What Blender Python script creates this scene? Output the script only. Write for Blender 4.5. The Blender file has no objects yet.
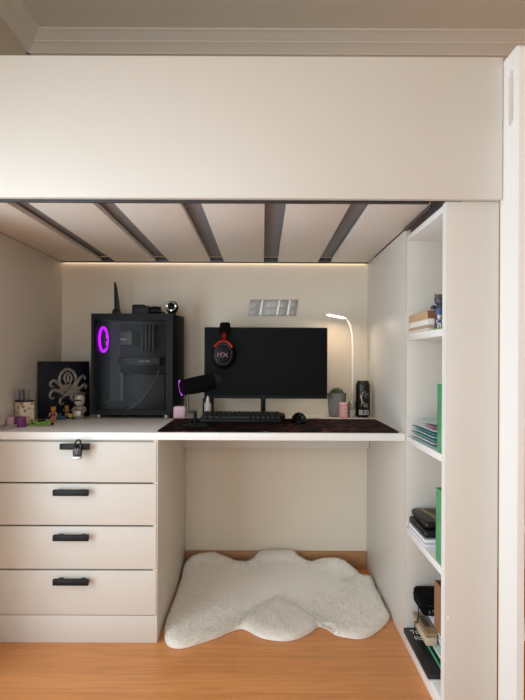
import bpy, bmesh, math, random
from mathutils import Matrix, Vector, Euler
random.seed(7)
S = bpy.context.scene
COL = S.collection
PI = math.pi

# ------------------------------------------------------------------ camera, world, lights, exposure
F = 505.0; CX = 262.5; CY = 360.0; CZ = 1.01; ROLL = math.radians(0.25)
cd = bpy.data.cameras.new('camera'); cam = bpy.data.objects.new('camera', cd); COL.objects.link(cam)
cd.sensor_fit = 'VERTICAL'; cd.sensor_height = 36.0; cd.lens = F / 700.0 * 36.0
cd.shift_y = 10.0 / 700.0; cd.clip_start = 0.02
cam.matrix_world = Matrix.Translation((0, 0, CZ)) @ Matrix.Rotation(PI/2, 4, 'X') @ Matrix.Rotation(ROLL, 4, 'Z')
S.camera = cam

W = bpy.data.worlds.new('World'); S.world = W; W.use_nodes = True
wb = W.node_tree.nodes['Background']; wb.inputs[0].default_value = (0.75, 0.86, 1.0, 1); wb.inputs[1].default_value = 0.6

def area(name, loc, rot, sx, sy, power, col):
    ld = bpy.data.lights.new(name, 'AREA'); ld.shape = 'RECTANGLE'; ld.size = sx; ld.size_y = sy
    ld.energy = power; ld.color = col
    o = bpy.data.objects.new(name, ld); o.location = loc; o.rotation_euler = rot; COL.objects.link(o)
    return o
# daylight through two unseen window openings put in to light the room (left wall, and the wall behind the camera)
area('daylight_left', (-1.235, .45, .78), (0, -PI/2, 0), 1.4, 1.6, 33.0, (.885, 1.04, 1.14))
area('added_light_rear', (-.32, -2.33, 1.15), (PI/2, 0, 0), 1.5, 1.9, 31.0, (.905, 1.04, 1.12))  # added rear source that evens out the front-facing boards

S.view_settings.view_transform = 'Standard'; S.view_settings.look = 'None'
S.view_settings.gamma = 1.0; S.view_settings.use_curve_mapping = False
S.view_settings.exposure = 0.15
S.cycles.max_bounces = 10; S.cycles.diffuse_bounces = 6; S.cycles.transparent_max_bounces = 12
S.cycles.caustics_reflective = False; S.cycles.caustics_refractive = False
S.cycles.sample_clamp_indirect = 6.0

# ------------------------------------------------------------------ helpers
def P(x, y, Y):
    """point of the place seen at picture point (x, y) that stands at distance Y"""
    a, b = x - CX, y - CY
    c, s = math.cos(ROLL), math.sin(ROLL)
    u = c*a + s*b; v = -s*a + c*b
    return Vector((u*Y/F, Y, CZ - v*Y/F))

def lin(h):
    h = h.lstrip('#'); r = [int(h[i:i+2], 16)/255 for i in (0, 2, 4)]
    return tuple((c/12.92 if c <= .04045 else ((c+.055)/1.055)**2.4) for c in r) + (1,)

MATS = {}
def mat(name, col, rough=.5, metal=0.0, var=.04, scale=12.0, bump=0.0, bscale=200.0, emit=None, estr=0, spec=.5, trans=0.0, alpha=1.0, sheen=0):
    if name in MATS: return MATS[name]
    m = bpy.data.materials.new(name); m.use_nodes = True; MATS[name] = m
    nt = m.node_tree; b = nt.nodes['Principled BSDF']
    b.inputs['Roughness'].default_value = rough; b.inputs['Metallic'].default_value = metal
    b.inputs['Specular IOR Level'].default_value = spec
    tc = nt.nodes.new('ShaderNodeTexCoord')
    nz = nt.nodes.new('ShaderNodeTexNoise'); nz.inputs['Scale'].default_value = scale; nz.inputs['Detail'].default_value = 3
    nt.links.new(tc.outputs['Object'], nz.inputs['Vector'])
    c = lin(col) if isinstance(col, str) else col
    mx = nt.nodes.new('ShaderNodeMix'); mx.data_type = 'RGBA'
    mx.inputs['A'].default_value = tuple(max(0, k*(1-var)) for k in c[:3]) + (1,)
    mx.inputs['B'].default_value = tuple(min(1, k*(1+var)) for k in c[:3]) + (1,)
    nt.links.new(nz.outputs['Fac'], mx.inputs['Factor']); nt.links.new(mx.outputs['Result'], b.inputs['Base Color'])
    if bump:
        n2 = nt.nodes.new('ShaderNodeTexNoise'); n2.inputs['Scale'].default_value = bscale
        nt.links.new(tc.outputs['Object'], n2.inputs['Vector'])
        bp = nt.nodes.new('ShaderNodeBump'); bp.inputs['Strength'].default_value = bump; bp.inputs['Distance'].default_value = .004
        nt.links.new(n2.outputs['Fac'], bp.inputs['Height']); nt.links.new(bp.outputs['Normal'], b.inputs['Normal'])
    if emit:
        b.inputs['Emission Color'].default_value = lin(emit); b.inputs['Emission Strength'].default_value = estr
    if trans: b.inputs['Transmission Weight'].default_value = trans
    if alpha < 1: b.inputs['Alpha'].default_value = alpha
    if sheen: b.inputs['Sheen Weight'].default_value = sheen
    return m

def thin_glass(name, tint, refl=.06, rough=.0):
    m = bpy.data.materials.new(name); m.use_nodes = True; nt = m.node_tree
    for n in list(nt.nodes): nt.nodes.remove(n)
    out = nt.nodes.new('ShaderNodeOutputMaterial'); tr = nt.nodes.new('ShaderNodeBsdfTransparent')
    tr.inputs[0].default_value = lin(tint); gl = nt.nodes.new('ShaderNodeBsdfGlossy'); gl.inputs['Roughness'].default_value = rough
    mx = nt.nodes.new('ShaderNodeMixShader'); lw = nt.nodes.new('ShaderNodeLayerWeight'); lw.inputs[0].default_value = .12
    mt = nt.nodes.new('ShaderNodeMath'); mt.operation = 'ADD'; mt.inputs[1].default_value = refl
    nt.links.new(lw.outputs['Fresnel'], mt.inputs[0]); nt.links.new(mt.outputs[0], mx.inputs[0])
    nt.links.new(tr.outputs[0], mx.inputs[1]); nt.links.new(gl.outputs[0], mx.inputs[2]); nt.links.new(mx.outputs[0], out.inputs[0])
    return m

WM = {}                                   # world matrices of the roots
class MB:
    def __init__(s): s.bm = bmesh.new()
    def _new(s, fn):
        n = set(s.bm.verts); fn(); return [v for v in s.bm.verts if v not in n]
    def box(s, x0, x1, y0, y1, z0, z1, bev=0.0, M=None, seg=2):
        t = bmesh.new(); bmesh.ops.create_cube(t, size=1.0)
        for v in t.verts:
            v.co = Vector(((x0+x1)/2 + v.co.x*(x1-x0), (y0+y1)/2 + v.co.y*(y1-y0), (z0+z1)/2 + v.co.z*(z1-z0)))
        if bev: bmesh.ops.bevel(t, geom=t.edges[:], offset=bev, segments=seg, affect='EDGES', profile=.5)
        return s._merge(t, M)
    def _merge(s, t, M=None):
        if M is not None: bmesh.ops.transform(t, matrix=M, verts=t.verts)
        me = bpy.data.meshes.new('tmp'); t.to_mesh(me); t.free(); s.bm.from_mesh(me); bpy.data.meshes.remove(me); return s
    def tube(s, pts, r, n=12, cap=True, M=None):
        """a bar of round section through pts; r a number or one per point"""
        pts = [Vector(p) for p in pts]; rs = r if isinstance(r, (list, tuple)) else [r]*len(pts)
        t = bmesh.new(); rings = []; up = None
        for i, p in enumerate(pts):
            d = (pts[min(i+1, len(pts)-1)] - pts[max(i-1, 0)]).normalized()
            if up is None: up = Vector((0, 0, 1)) if abs(d.z) < .9 else Vector((1, 0, 0))
            a = d.cross(up)
            if a.length < 1e-5: a = d.orthogonal()
            a.normalize(); b = a.cross(d).normalized(); up = b
            rings.append([t.verts.new(p + (a*math.cos(2*PI*k/n) + b*math.sin(2*PI*k/n))*rs[i]) for k in range(n)])
        for i in range(len(rings)-1):
            for k in range(n): t.faces.new((rings[i][k], rings[i][(k+1) % n], rings[i+1][(k+1) % n], rings[i+1][k]))
        if cap: t.faces.new(rings[0]); t.faces.new(rings[-1])
        bmesh.ops.recalc_face_normals(t, faces=t.faces)
        return s._merge(t, M)
    def cyl(s, a, b, r, n=20, r2=None): return s.tube([a, b], [r, r if r2 is None else r2], n)
    def lathe(s, prof, M, n=28):
        """prof: (radius, height) pairs turned about z"""
        t = bmesh.new(); rings = []
        for r, z in prof:
            if r < 1e-6: rings.append([t.verts.new((0, 0, z))])
            else: rings.append([t.verts.new((r*math.cos(2*PI*k/n), r*math.sin(2*PI*k/n), z)) for k in range(n)])
        for i in range(len(rings)-1):
            A, B = rings[i], rings[i+1]
            for k in range(n):
                q = (A[k % len(A)], A[(k+1) % len(A)], B[(k+1) % len(B)], B[k % len(B)])
                q = tuple(dict.fromkeys(q))
                if len(q) > 2:
                    try: t.faces.new(q)
                    except ValueError: pass
        bmesh.ops.recalc_face_normals(t, faces=t.faces)
        return s._merge(t, M)
    def ball(s, c, r, sx=1, sy=1, sz=1, M=None, n=18):
        t = bmesh.new(); bmesh.ops.create_uvsphere(t, u_segments=n, v_segments=max(8, n*2//3), radius=r)
        for v in t.verts: v.co = Vector((v.co.x*sx, v.co.y*sy, v.co.z*sz))
        if M is not None: bmesh.ops.transform(t, matrix=M, verts=t.verts)
        bmesh.ops.translate(t, vec=Vector(c), verts=t.verts)
        return s._merge(t)
    def torus(s, R, r, M, n=40, m=10, sx=1, sy=1, a0=0, a1=2*PI):
        full = abs(a1 - a0 - 2*PI) < 1e-6; N = n if full else n+1
        t = bmesh.new(); rings = []
        for i in range(N):
            a = a0 + (a1-a0)*i/n
            rings.append([t.verts.new(((R + r*math.cos(2*PI*k/m))*math.cos(a)*sx, (R + r*math.cos(2*PI*k/m))*math.sin(a)*sy, r*math.sin(2*PI*k/m))) for k in range(m)])
        for i in range(n if full else n):
            A, B = rings[i], rings[(i+1) % N]
            for k in range(m): t.faces.new((A[k], A[(k+1) % m], B[(k+1) % m], B[k]))
        if not full: t.faces.new(rings[0]); t.faces.new(rings[-1])
        bmesh.ops.recalc_face_normals(t, faces=t.faces)
        return s._merge(t, M)
    def prism(s, pts, off, holes=None, bev=0):
        """polygon pts pushed out by the vector off"""
        t = bmesh.new(); off = Vector(off)
        a = [t.verts.new(Vector(p)) for p in pts]; b = [t.verts.new(Vector(p)+off) for p in pts]
        n = len(a); t.faces.new(a); t.faces.new(list(reversed(b)))
        for i in range(n): t.faces.new((a[i], b[i], b[(i+1) % n], a[(i+1) % n]))
        bmesh.ops.recalc_face_normals(t, faces=t.faces)
        if bev: bmesh.ops.bevel(t, geom=t.edges[:], offset=bev, segments=2, affect='EDGES', profile=.5)
        return s._merge(t)
    def text(s, body, size, fn, ext=.0004):
        cu = bpy.data.curves.new('t', 'FONT'); cu.body = body; cu.size = size; cu.extrude = ext
        cu.align_x = 'CENTER'; cu.align_y = 'CENTER'
        ob = bpy.data.objects.new('t', cu); me = bpy.data.meshes.new_from_object(ob)
        t = bmesh.new(); t.from_mesh(me)
        for v in t.verts: v.co = fn(v.co.copy())
        bpy.data.objects.remove(ob); bpy.data.curves.remove(cu); bpy.data.meshes.remove(me)
        return s._merge(t)
    def build(s, name, m, parent=None, label=None, cat=None, group=None, kind=None, angle=32):
        me = bpy.data.meshes.new(name)
        vs = [v.co for v in s.bm.verts]
        if parent is not None: inv = WM[parent.name].inverted(); loc = None
        else:
            lo = Vector([min(v[i] for v in vs) for i in range(3)]); hi = Vector([max(v[i] for v in vs) for i in range(3)])
            loc = Vector(((lo.x+hi.x)/2, (lo.y+hi.y)/2, lo.z)); inv = Matrix.Translation(-loc)
        bmesh.ops.transform(s.bm, matrix=inv, verts=s.bm.verts)
        s.bm.to_mesh(me); s.bm.free()
        for p in me.polygons: p.use_smooth = True
        me.set_sharp_from_angle(angle=math.radians(angle))
        me.materials.append(m)
        o = bpy.data.objects.new(name, me); COL.objects.link(o)
        if parent is not None: o.parent = parent; WM[o.name] = WM[parent.name].copy()
        else: o.location = loc; WM[o.name] = Matrix.Translation(loc)
        return tag(o, label, cat, group, kind)

def tag(o, label=None, cat=None, group=None, kind=None):
    for k, v in (('label', label), ('category', cat), ('group', group), ('kind', kind)):
        if v: o[k] = v
    return o
def thing(name, loc, label, cat, group=None, rz=0.0):
    o = bpy.data.objects.new(name, None); o.empty_display_size = .05; o.location = loc; o.rotation_euler = (0, 0, rz)
    COL.objects.link(o); WM[o.name] = Matrix.Translation(Vector(loc)) @ Matrix.Rotation(rz, 4, 'Z')
    return tag(o, label, cat, group)
def B(*a, **k): return MB().box(*a, **k)
def T(x, y, z, rx=0, ry=0, rz=0): return Matrix.Translation((x, y, z)) @ Euler((rx, ry, rz)).to_matrix().to_4x4()

# ------------------------------------------------------------------ materials
WHITE = mat('white_laminate', '#d3cec5', .42, var=.012, scale=3, bump=.02, bscale=500)
WHITE2 = mat('white_painted_board', '#efeeeb', .38, var=.01, scale=3)
WALL = mat('cream_wall_paint', '#ddd2c0', .85, var=.02, scale=2, bump=.06, bscale=120)
CEIL = mat('ceiling_paint', '#f0e8dc', .9, var=.02, scale=2, bump=.04, bscale=90)
PLASTER = mat('plaster_cornice', '#efe7dc', .8, var=.015, scale=4)
BLACK = mat('black_plastic', '#0b0b0d', .5, var=.1, spec=.3)
SATIN = mat('black_satin', '#08080a', .42, var=.08, spec=.16)
SOFTBLACK = mat('soft_black_fabric', '#070708', .9, var=.15, spec=.1, bump=.2, bscale=600)
GREYMETAL = mat('grey_steel_rail', '#5a5859', .5, .5, var=.1)
CHROME = mat('chrome', '#d0d0d2', .18, 1.0, var=.03)
SILVER = mat('brushed_silver', '#b9b7b4', .35, .85, var=.1, scale=40)

def floor_mat():
    m = bpy.data.materials.new('beech_laminate_planks'); m.use_nodes = True; nt = m.node_tree; b = nt.nodes['Principled BSDF']
    L = nt.links.new; N = nt.nodes.new
    tc = N('ShaderNodeTexCoord'); mp = N('ShaderNodeMapping'); L(tc.outputs['Object'], mp.inputs[0])
    br = N('ShaderNodeTexBrick'); br.inputs['Scale'].default_value = 1.0; br.inputs['Brick Width'].default_value = 1.25; br.inputs['Row Height'].default_value = .095
    br.inputs['Mortar Size'].default_value = .0009; br.inputs['Mortar Smooth'].default_value = .3; br.inputs['Bias'].default_value = 0
    br.inputs['Color1'].default_value = lin('#db965a'); br.inputs['Color2'].default_value = lin('#d38c52'); br.inputs['Mortar'].default_value = lin('#bd8452')
    br.offset = .37; L(mp.outputs[0], br.inputs[0])
    m2 = N('ShaderNodeMapping'); m2.inputs['Scale'].default_value = (1.6, 26, 1); L(tc.outputs['Object'], m2.inputs[0])
    nz = N('ShaderNodeTexNoise'); nz.inputs['Scale'].default_value = 2.2; nz.inputs['Detail'].default_value = 6; nz.inputs['Distortion'].default_value = 1.2
    L(m2.outputs[0], nz.inputs[0])
    cr = N('ShaderNodeValToRGB'); cr.color_ramp.elements[0].color = (.80, .76, .72, 1); cr.color_ramp.elements[0].position = .32
    cr.color_ramp.elements[1].color = (1.06, 1.05, 1.03, 1); cr.color_ramp.elements[1].position = .68; L(nz.outputs['Fac'], cr.inputs[0])
    mx = N('ShaderNodeMix'); mx.data_type = 'RGBA'; mx.blend_type = 'MULTIPLY'; mx.inputs['Factor'].default_value = .8
    L(br.outputs['Color'], mx.inputs['A']); L(cr.outputs['Color'], mx.inputs['B']); L(mx.outputs['Result'], b.inputs['Base Color'])
    b.inputs['Roughness'].default_value = .38
    return m
FLOOR = floor_mat()
WOODTRIM = mat('brown_wood_trim', '#a77a50', .5, var=.12, scale=25)

def mat_desk():
    m = bpy.data.materials.new('printed_desk_mat'); m.use_nodes = True; nt = m.node_tree; b = nt.nodes['Principled BSDF']
    L = nt.links.new; N = nt.nodes.new
    tc = N('ShaderNodeTexCoord')
    n1 = N('ShaderNodeTexNoise'); n1.inputs['Scale'].default_value = 9; n1.inputs['Detail'].default_value = 8; n1.inputs['Distortion'].default_value = 2.5
    L(tc.outputs['Object'], n1.inputs[0])
    cr = N('ShaderNodeValToRGB'); e = cr.color_ramp
    e.elements[0].position = .49; e.elements[0].color = lin('#080708'); e.elements[1].position = .57; e.elements[1].color = lin('#47101a')
    for p, c in ((.60, '#120c0d'), (.66, '#5f4d45'), (.70, '#191213')):
        k = e.elements.new(p); k.color = lin(c)
    L(n1.outputs['Fac'], cr.inputs[0]); L(cr.outputs[0], b.inputs['Base Color']); b.inputs['Roughness'].default_value = .8; b.inputs['Specular IOR Level'].default_value = .1
    return m
DESKMAT = mat_desk()

# ------------------------------------------------------------------ setting
YB = 2.46; XL = -1.15; XR = 2.1; YF = -2.25; ZC = 2.565
B(XL-.3, XR+.1, YF-.1, YB+.1, -.08, 0).build('floor', FLOOR, kind='structure')
B(XL-.3, XR+.1, YF-.1, YB+.1, ZC, ZC+.08).build('ceiling', CEIL, kind='structure')
B(XL-.1, XR+.1, YB, YB+.1, 0, ZC).build('wall_back', WALL, kind='structure')
w = MB()      # left wall with a window opening
w.box(XL-.09, XL, YF, -.35, 0, ZC); w.box(XL-.09, XL, 1.25, YB, 0, ZC); w.box(XL-.09, XL, -.35, 1.25, 0, .06); w.box(XL-.09, XL, -.35, 1.25, 1.5, ZC)
w.build('wall_left', WALL, kind='structure')
B(XR, XR+.09, YF, YB, 0, ZC).build('wall_right', WALL, kind='structure')
w = MB()
w.box(XL, -1.0, YF-.09, YF, 0, ZC); w.box(.45, XR, YF-.09, YF, 0, ZC); w.box(-1, .45, YF-.09, YF, 0, .2); w.box(-1, .45, YF-.09, YF, 2.1, ZC)
w.build('wall_front', WALL, kind='structure')
w = MB()
for a in ((-.35, -.30), (.43, .47), (1.20, 1.25)): w.box(XL-.05, XL-.01, a[0], a[1], .06, 1.5)
for a in ((.06, .11), (1.45, 1.5)): w.box(XL-.05, XL-.01, -.35, 1.25, a[0], a[1])
w.build('unseen_window_left', WHITE2, kind='structure')  # unseen window frame, put in for the light from the left
w = MB()
for a in ((-1, -.95), (-.30, -.26), (.40, .45)): w.box(a[0], a[1], YF-.05, YF-.01, .2, 2.1)
for a in ((.2, .25), (2.05, 2.1)): w.box(-1, .45, YF-.05, YF-.01, a[0], a[1])
w.build('added_window_rear', WHITE2, kind='structure')  # unseen rear window frame, added for the frontal light
prof = [(0, 0), (.095, 0), (.095, .007), (.086, .010), (.074, .016), (.062, .028), (.052, .033), (.052, .039), (.043, .043), (.030, .052), (.018, .064), (.014, .067), (.014, .073), (0, .073)]
MB().prism([(XL, YB-d, ZC-h) for d, h in prof], (XR-XL, 0, 0)).build('trim_1', PLASTER, kind='structure', angle=20)
MB().prism([(XL+d, YF, ZC-h) for d, h in prof], (0, YB-YF, 0)).build('trim_2', PLASTER, kind='structure', angle=20)
B(-.37, .51, YB-.013, YB, 0, .083, bev=.003).build('baseboard_back', WOODTRIM, kind='structure')

# ------------------------------------------------------------------ loft bed
bed = thing('loft_bed', (-.15, 1.9, 0), 'white loft bed on panel sides spanning over the desk', 'loft bed')
BX1 = .658
B(-1.13, BX1, 1.388, 1.406, 1.4545, 1.845, bev=.0018).build('front_panel', WHITE, bed)
B(-1.13, -.979, 1.43, YB-.002, 0, 1.4825, bev=.001).build('side_panel', WHITE, bed)
edges = [-.979, -.778, -.713, -.517, -.452, -.252, -.188, .0045, .0715, .265, .329, .508]
for i in range(6):
    B(edges[2*i], edges[2*i+1], 1.528, 2.437, 1.483, 1.501, bev=.001).build('slat', mat('slat_board', '#e2dcd4', .6, var=.015, scale=4), bed)
r = MB(); r.box(-.978, BX1-.16, 1.513, 1.527, 1.4815, 1.505, bev=.002)
r.build('front_rail', GREYMETAL, bed)
B(-.978, .509, 2.438, 2.446, 1.478, 1.505, bev=.001).build('rear_rail', GREYMETAL, bed)
B(.503, .511, 1.528, 1.80, 1.471, 1.482, bev=.001).build('side_rail', GREYMETAL, bed)
MATTRESS = mat('grey_mattress_ticking', '#8a8a90', .9, var=.12, scale=30, bump=.3, bscale=300)
B(-1.1, .63, 1.415, YB-.01, 1.5065, 1.66, bev=.02, seg=3).build('mattress', MATTRESS, label='grey mattress lying on the boards of the loft bed', cat='mattress')

# the niche's right-hand panel
B(.5107, .5287, 1.8035, YB-.002, 0, 1.4795, bev=.001).build('support_panel', WHITE, label='tall white panel closing the right side of the desk niche', cat='panel')

# open bookcase at the right end
bc = thing('bookcase', (.585, 1.6, 0), 'narrow white open bookcase at the right end under the bed', 'bookcase')
B(.5107, .656, 1.7855, 1.803, 0, 1.451, bev=.001).build('side_board', WHITE, bc)
B(.5107, .657, 1.4065, 1.4335, 0, 1.4535, bev=.001).build('side_board', WHITE, bc)
B(.647, .657, 1.434, 1.785, 0, 1.451).build('back_board', WHITE, bc)
for z0, z1 in ((1.081, 1.102), (.722, .743), (.400, .421), (0.0, .050), (1.432, 1.451)):
    B(.5107, .6465, 1.434, 1.785, z0, z1, bev=.001).build('shelf', WHITE2, bc)
B(.5098, .5106, 1.4066, 1.4334, 0, 1.4533).build('lit_edge', WHITE2, bc)  # whiter strip paints the left light falling on the panel's edge
p = P(448.5, 618, 1.405); MB().cyl((p.x, 1.4068, p.z), (p.x, 1.4045, p.z), .0035).build('screw_cap', WHITE2, bc)

# ladder side
lad = thing('ladder', (.668, 1.36, 0), 'white ladder panel with an oval hand slot at the bed end', 'ladder')
def ladder_panel():
    y0, y1, z1, rr = 1.304, 1.4055, 1.833, .018
    outer = [(y1, 0), (y1, z1-.004), (y1-.004, z1)]
    for k in range(9): a = PI/2*k/8; outer.append((y0+rr-rr*math.sin(a), z1-rr+rr*math.cos(a)))
    outer.append((y0, 0))
    cy, hz0, hz1, hr = 1.349, 1.655, 1.772, .014
    inner = [(cy+hr*math.cos(a), hz1+hr*math.sin(a)) for a in [PI*k/10 for k in range(11)]] + [(cy+hr*math.cos(a), hz0+hr*math.sin(a)) for a in [PI+PI*k/10 for k in range(11)]]
    t = bmesh.new(); es = []
    for loop in (outer, inner):
        vs = [t.verts.new((.660, y, z)) for y, z in loop]
        es += [t.edges.new((vs[i], vs[(i+1) % len(vs)])) for i in range(len(vs))]
    r = bmesh.ops.triangle_fill(t, use_beauty=True, edges=es)
    fs = [f for f in t.faces]
    ex = bmesh.ops.extrude_face_region(t, geom=fs)
    for v in [g for g in ex['geom'] if isinstance(g, bmesh.types.BMVert)]: v.co.x += .018
    bmesh.ops.recalc_face_normals(t, faces=t.faces)
    m = MB(); m._merge(t); return m
ladder_panel().build('side_panel', WHITE2, lad)
p = P(510, 186, 1.34); MB().cyl((.6602, 1.337, p.z), (.6585, 1.337, p.z), .0035).build('screw_cap', WHITE2, lad)
for z in (.28, .56, .84, 1.12, 1.40):
    B(.678, 1.05, 1.315, 1.40, z, z+.02, bev=.002).build('tread', WHITE2, lad)
B(1.05, 1.068, 1.304, 1.4055, 0, 1.842, bev=.002).build('side_panel', WHITE2, lad)

# ------------------------------------------------------------------ desk and drawers
dk = thing('desktop', (-.23, 2.1, .72), 'white worktop running along the niche over the drawers', 'worktop')
B(-.977, .5095, 1.797, YB-.003, .7235, .750, bev=.0015).build('top', WHITE2, dk)
B(-.371, .509, 2.40, 2.418, .592, .723, bev=.001).build('rear_rail', WHITE, dk)
cab = thing('drawer_cabinet', (-.67, 2.1, 0), 'white four-drawer cabinet carrying the left end of the worktop', 'drawer cabinet')
body = MB(); body.box(-.388, -.3715, 1.803, YB-.003, 0, .7225, bev=.001); body.box(-.977, -.961, 1.82, YB-.003, 0, .7225)
body.box(-.961, -.388, 2.43, YB-.003, 0, .7225); body.box(-.961, -.388, 1.82, 2.43, .095, .11); body.box(-.961, -.388, 1.82, 2.43, .70, .7225)
body.build('body', WHITE, cab)
B(-.977, -.3717, 1.7995, 1.8027, 0, .0965, bev=.0008).build('plinth', WHITE, cab)
yy = [(441.8, 482.4), (483.8, 525.2), (526.6, 569.2), (570.6, 615.2)]
hy = [446.3, 492.3, 537.3, 581.5]; hx = [(60.5, 90), (53.5, 89), (53.5, 89), (53.5, 89)]
for i in range(4):
    z1 = P(71, yy[i][0], 1.80).z; z0 = P(71, yy[i][1], 1.80).z
    d = B(-.976, -.3755, 1.7995, 1.8165, z0, z1, bev=.003, seg=3).build('drawer', WHITE, cab)
    a = P(hx[i][0], hy[i], 1.78); b = P(hx[i][1], hy[i], 1.78)
    h = MB(); h.box(a.x, b.x, 1.768, 1.782, a.z-.0105, a.z+.0105, bev=.0025)
    for q in (.17, .8): h.box(a.x+(b.x-a.x)*q-.008, a.x+(b.x-a.x)*q+.008, 1.782, 1.7997, a.z-.007, a.z+.0065, bev=.002)
    h.build('handle', BLACK, d, label='black bar handle')
pl = thing('padlock', P(78, 458, 1.762), 'small dark padlock hooked over the top drawer handle', 'padlock')
a = P(77.5, 452.5, 1.757)
B(a.x-.0145, a.x+.0145, 1.748, 1.766, a.z-.012, a.z+.017, bev=.003).build('body', mat('gunmetal', '#3a3536', .4, .6), pl)
B(a.x-.0145, a.x+.0135, 1.747, 1.7665, a.z-.0225, a.z-.0125, bev=.002).build('base_plate', SILVER, pl)
k = MB(); k.tube([(a.x-.009, 1.758, a.z+.016), (a.x-.009, 1.760, a.z+.034), (a.x-.004, 1.768, a.z+.042), (a.x+.004, 1.768, a.z+.042), (a.x+.010, 1.760, a.z+.034), (a.x+.010, 1.758, a.z+.016)], .003, 8)
k.build('shackle', mat('dark_steel', '#38363a', .3, .9), pl)
k = MB()
for dx, dz in ((-.004, .009), (.0, .001), (.004, .010)): k.ball((a.x+dx, 1.7478, a.z+dz), .0022)
k.build('dial', CHROME, pl)
ZD = .7505       # standing height on the worktop
ZM = .7545       # standing height on the desk mat

# desk mat
def rr_poly(x0, x1, y0, y1, r, z, n=6):
    out = []
    for cx, cy, a0 in ((x1-r, y1-r, 0), (x0+r, y1-r, PI/2), (x0+r, y0+r, PI), (x1-r, y0+r, 1.5*PI)):
        out += [(cx+r*math.cos(a0+PI/2*k/n), cy+r*math.sin(a0+PI/2*k/n), z) for k in range(n+1)]
    return out
MB().prism(rr_poly(-.378, .494, 1.812, 2.205, .012, .7502), (0, 0, .004)).build('desk_mat', DESKMAT, label='long black and dark red patterned desk mat under the keyboard', cat='desk mat')

# ------------------------------------------------------------------ computer tower
PY = 2.232; PRZ = math.radians(-1)
pc = thing('computer_tower', (-.758, PY, ZD), 'black computer tower with glass side and purple fan ring', 'computer tower', rz=PRZ)
PM = WM[pc.name]
L, D, H = .362, .195, .462
def pm(): return MB()
def pbox(mb, x0, x1, y0, y1, z0, z1, bev=0): return mb.box(x0, x1, y0, y1, z0, z1, bev=bev, M=PM)
c = pm()
pbox(c, 0, L, 0.004, D, .014, .034, .002); pbox(c, 0, L, 0.004, D, H-.018, H, .003); pbox(c, 0, L, D-.006, D, .034, H-.018)
pbox(c, 0, .022, 0.004, D-.006, .034, H-.018); pbox(c, L-.02, L, .004, D-.006, .034, H-.018); pbox(c, .0, .016, 0, .004, .014, H); pbox(c, L-.032, L, 0, .004, .014, H); pbox(c, .016, L-.032, 0, .004, .014, .038); pbox(c, .016, L-.032, 0, .004, H-.03, H)
c.build('case', SATIN, pc)
g = pm()
pts = [(L, 0.0)] + [(L+.030*math.sin(PI*t/10)**.6, D*t/10) for t in range(1, 10)] + [(L, D)]
g.prism([PM @ Vector((x, y, .014)) for x, y in pts], PM.to_3x3() @ Vector((0, 0, H-.02)))
g.build('front_grille', mat('dark_mesh_front', '#0e0e10', .5, var=.2, spec=.15, scale=120, bump=.4, bscale=700), pc, angle=50)
pbox(pm(), .014, L-.03, -.004, -.0005, .036, H-.028).build('glass_panel', thin_glass('tinted_case_glass', '#e4e4e3', .0, .12), pc, label='tinted glass side panel')
for x in (.03, L-.03):
    f = pm(); f.lathe([(0, 0), (.011, 0), (.012, .004), (.012, .0145), (0, .0145)], PM @ T(x, .018, 0)); f.build('foot', SILVER, pc)
    f = pm(); f.lathe([(0, 0), (.011, 0), (.012, .004), (.012, .0145), (0, .0145)], PM @ T(x, D-.02, 0)); f.build('foot', SILVER, pc)
pbox(pm(), .023, L-.03, D-.0062, D-.0061+.0001, .036, H-.02).build('back_tray', mat('tray_grey', '#6b6b6c', .5, var=.1), pc)
BOARD = mat('grey_circuit_board', '#4c4b4a', .6, var=.25, scale=60)
pbox(pm(), .075, .30, D-.014, D-.0065, .175, H-.035, .002).build('motherboard', BOARD, pc)
f = pm(); fx = .028
f.torus(.055, .0062, PM @ T(fx, .082, .350, 0, PI/2, 0))
fan = f.build('fan', mat('purple_glow', '#7a1fa8', .4, emit='#c012ff', estr=1.9), pc, label='glowing purple fan ring')
f = pm(); f.lathe([(0, -.006), (.018, -.006), (.018, .006), (0, .006)], PM @ T(fx, .082, .350, 0, PI/2, 0))
for k in range(7):
    a = 2*PI*k/7; f.box(-.005, .005, .016, .049, -.0015, .0015, M=PM @ T(fx, .082, .350, 0, PI/2, 0) @ Matrix.Rotation(a, 4, 'Z') @ Matrix.Rotation(.5, 4, 'Y'))
f.build('fan_blades', mat('violet_smoke_blades', '#32284a', .4), fan)
f = pm(); pbox(f, .105, .295, .045, D-.016, .232, .272, .004); f.build('graphics_card', mat('graphite', '#3a3a3d', .45, .3, var=.15), pc)
f = pm()
for x0, x1 in ((.20, .206), (.212, .222), (.228, .250)): pbox(f, x0, x1, .0435, .045, .250, .2545)
f.build('lettering', mat('pale_print', '#c9c9c9', .5), pc)
f = pm(); pbox(f, .11, .165, .06, D-.016, .325, .39, .004); f.build('cpu_cooler', mat('grey_heatsink', '#606063', .4, .5, var=.2, scale=90), pc)
f = pm(); pbox(f, .112, .140, .0585, .060, .348, .353); f.build('cooler_badge', MATS['pale_print'], pc)
f = pm()
for x in (.195, .212, .229, .246): pbox(f, x, x+.006, .11, D-.016, .30, .42, .001)
f.build('memory_modules', mat('memory_grey', '#6a675f', .5, var=.2), pc)
f = pm(); pbox(f, .135, L-.04, .025, D-.01, .034, .195, .003); f.build('power_supply_shroud', mat('shroud_black', '#161618', .45), pc)
f = pm(); pbox(f, .118, .135, .03, D-.03, .034, .20, .002); f.build('drive_bracket', mat('bracket_grey', '#5d5f63', .4, .5), pc)
f = pm(); f.tube([PM @ Vector(q) for q in ((.30, .018, .215), (.285, .016, .17), (.25, .016, .115), (.21, .016, .07), (.175, .018, .045), (.15, .02, .037))], .0035, 8)
f.build('cable', mat('grey_cable', '#707074', .5), pc)
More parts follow.
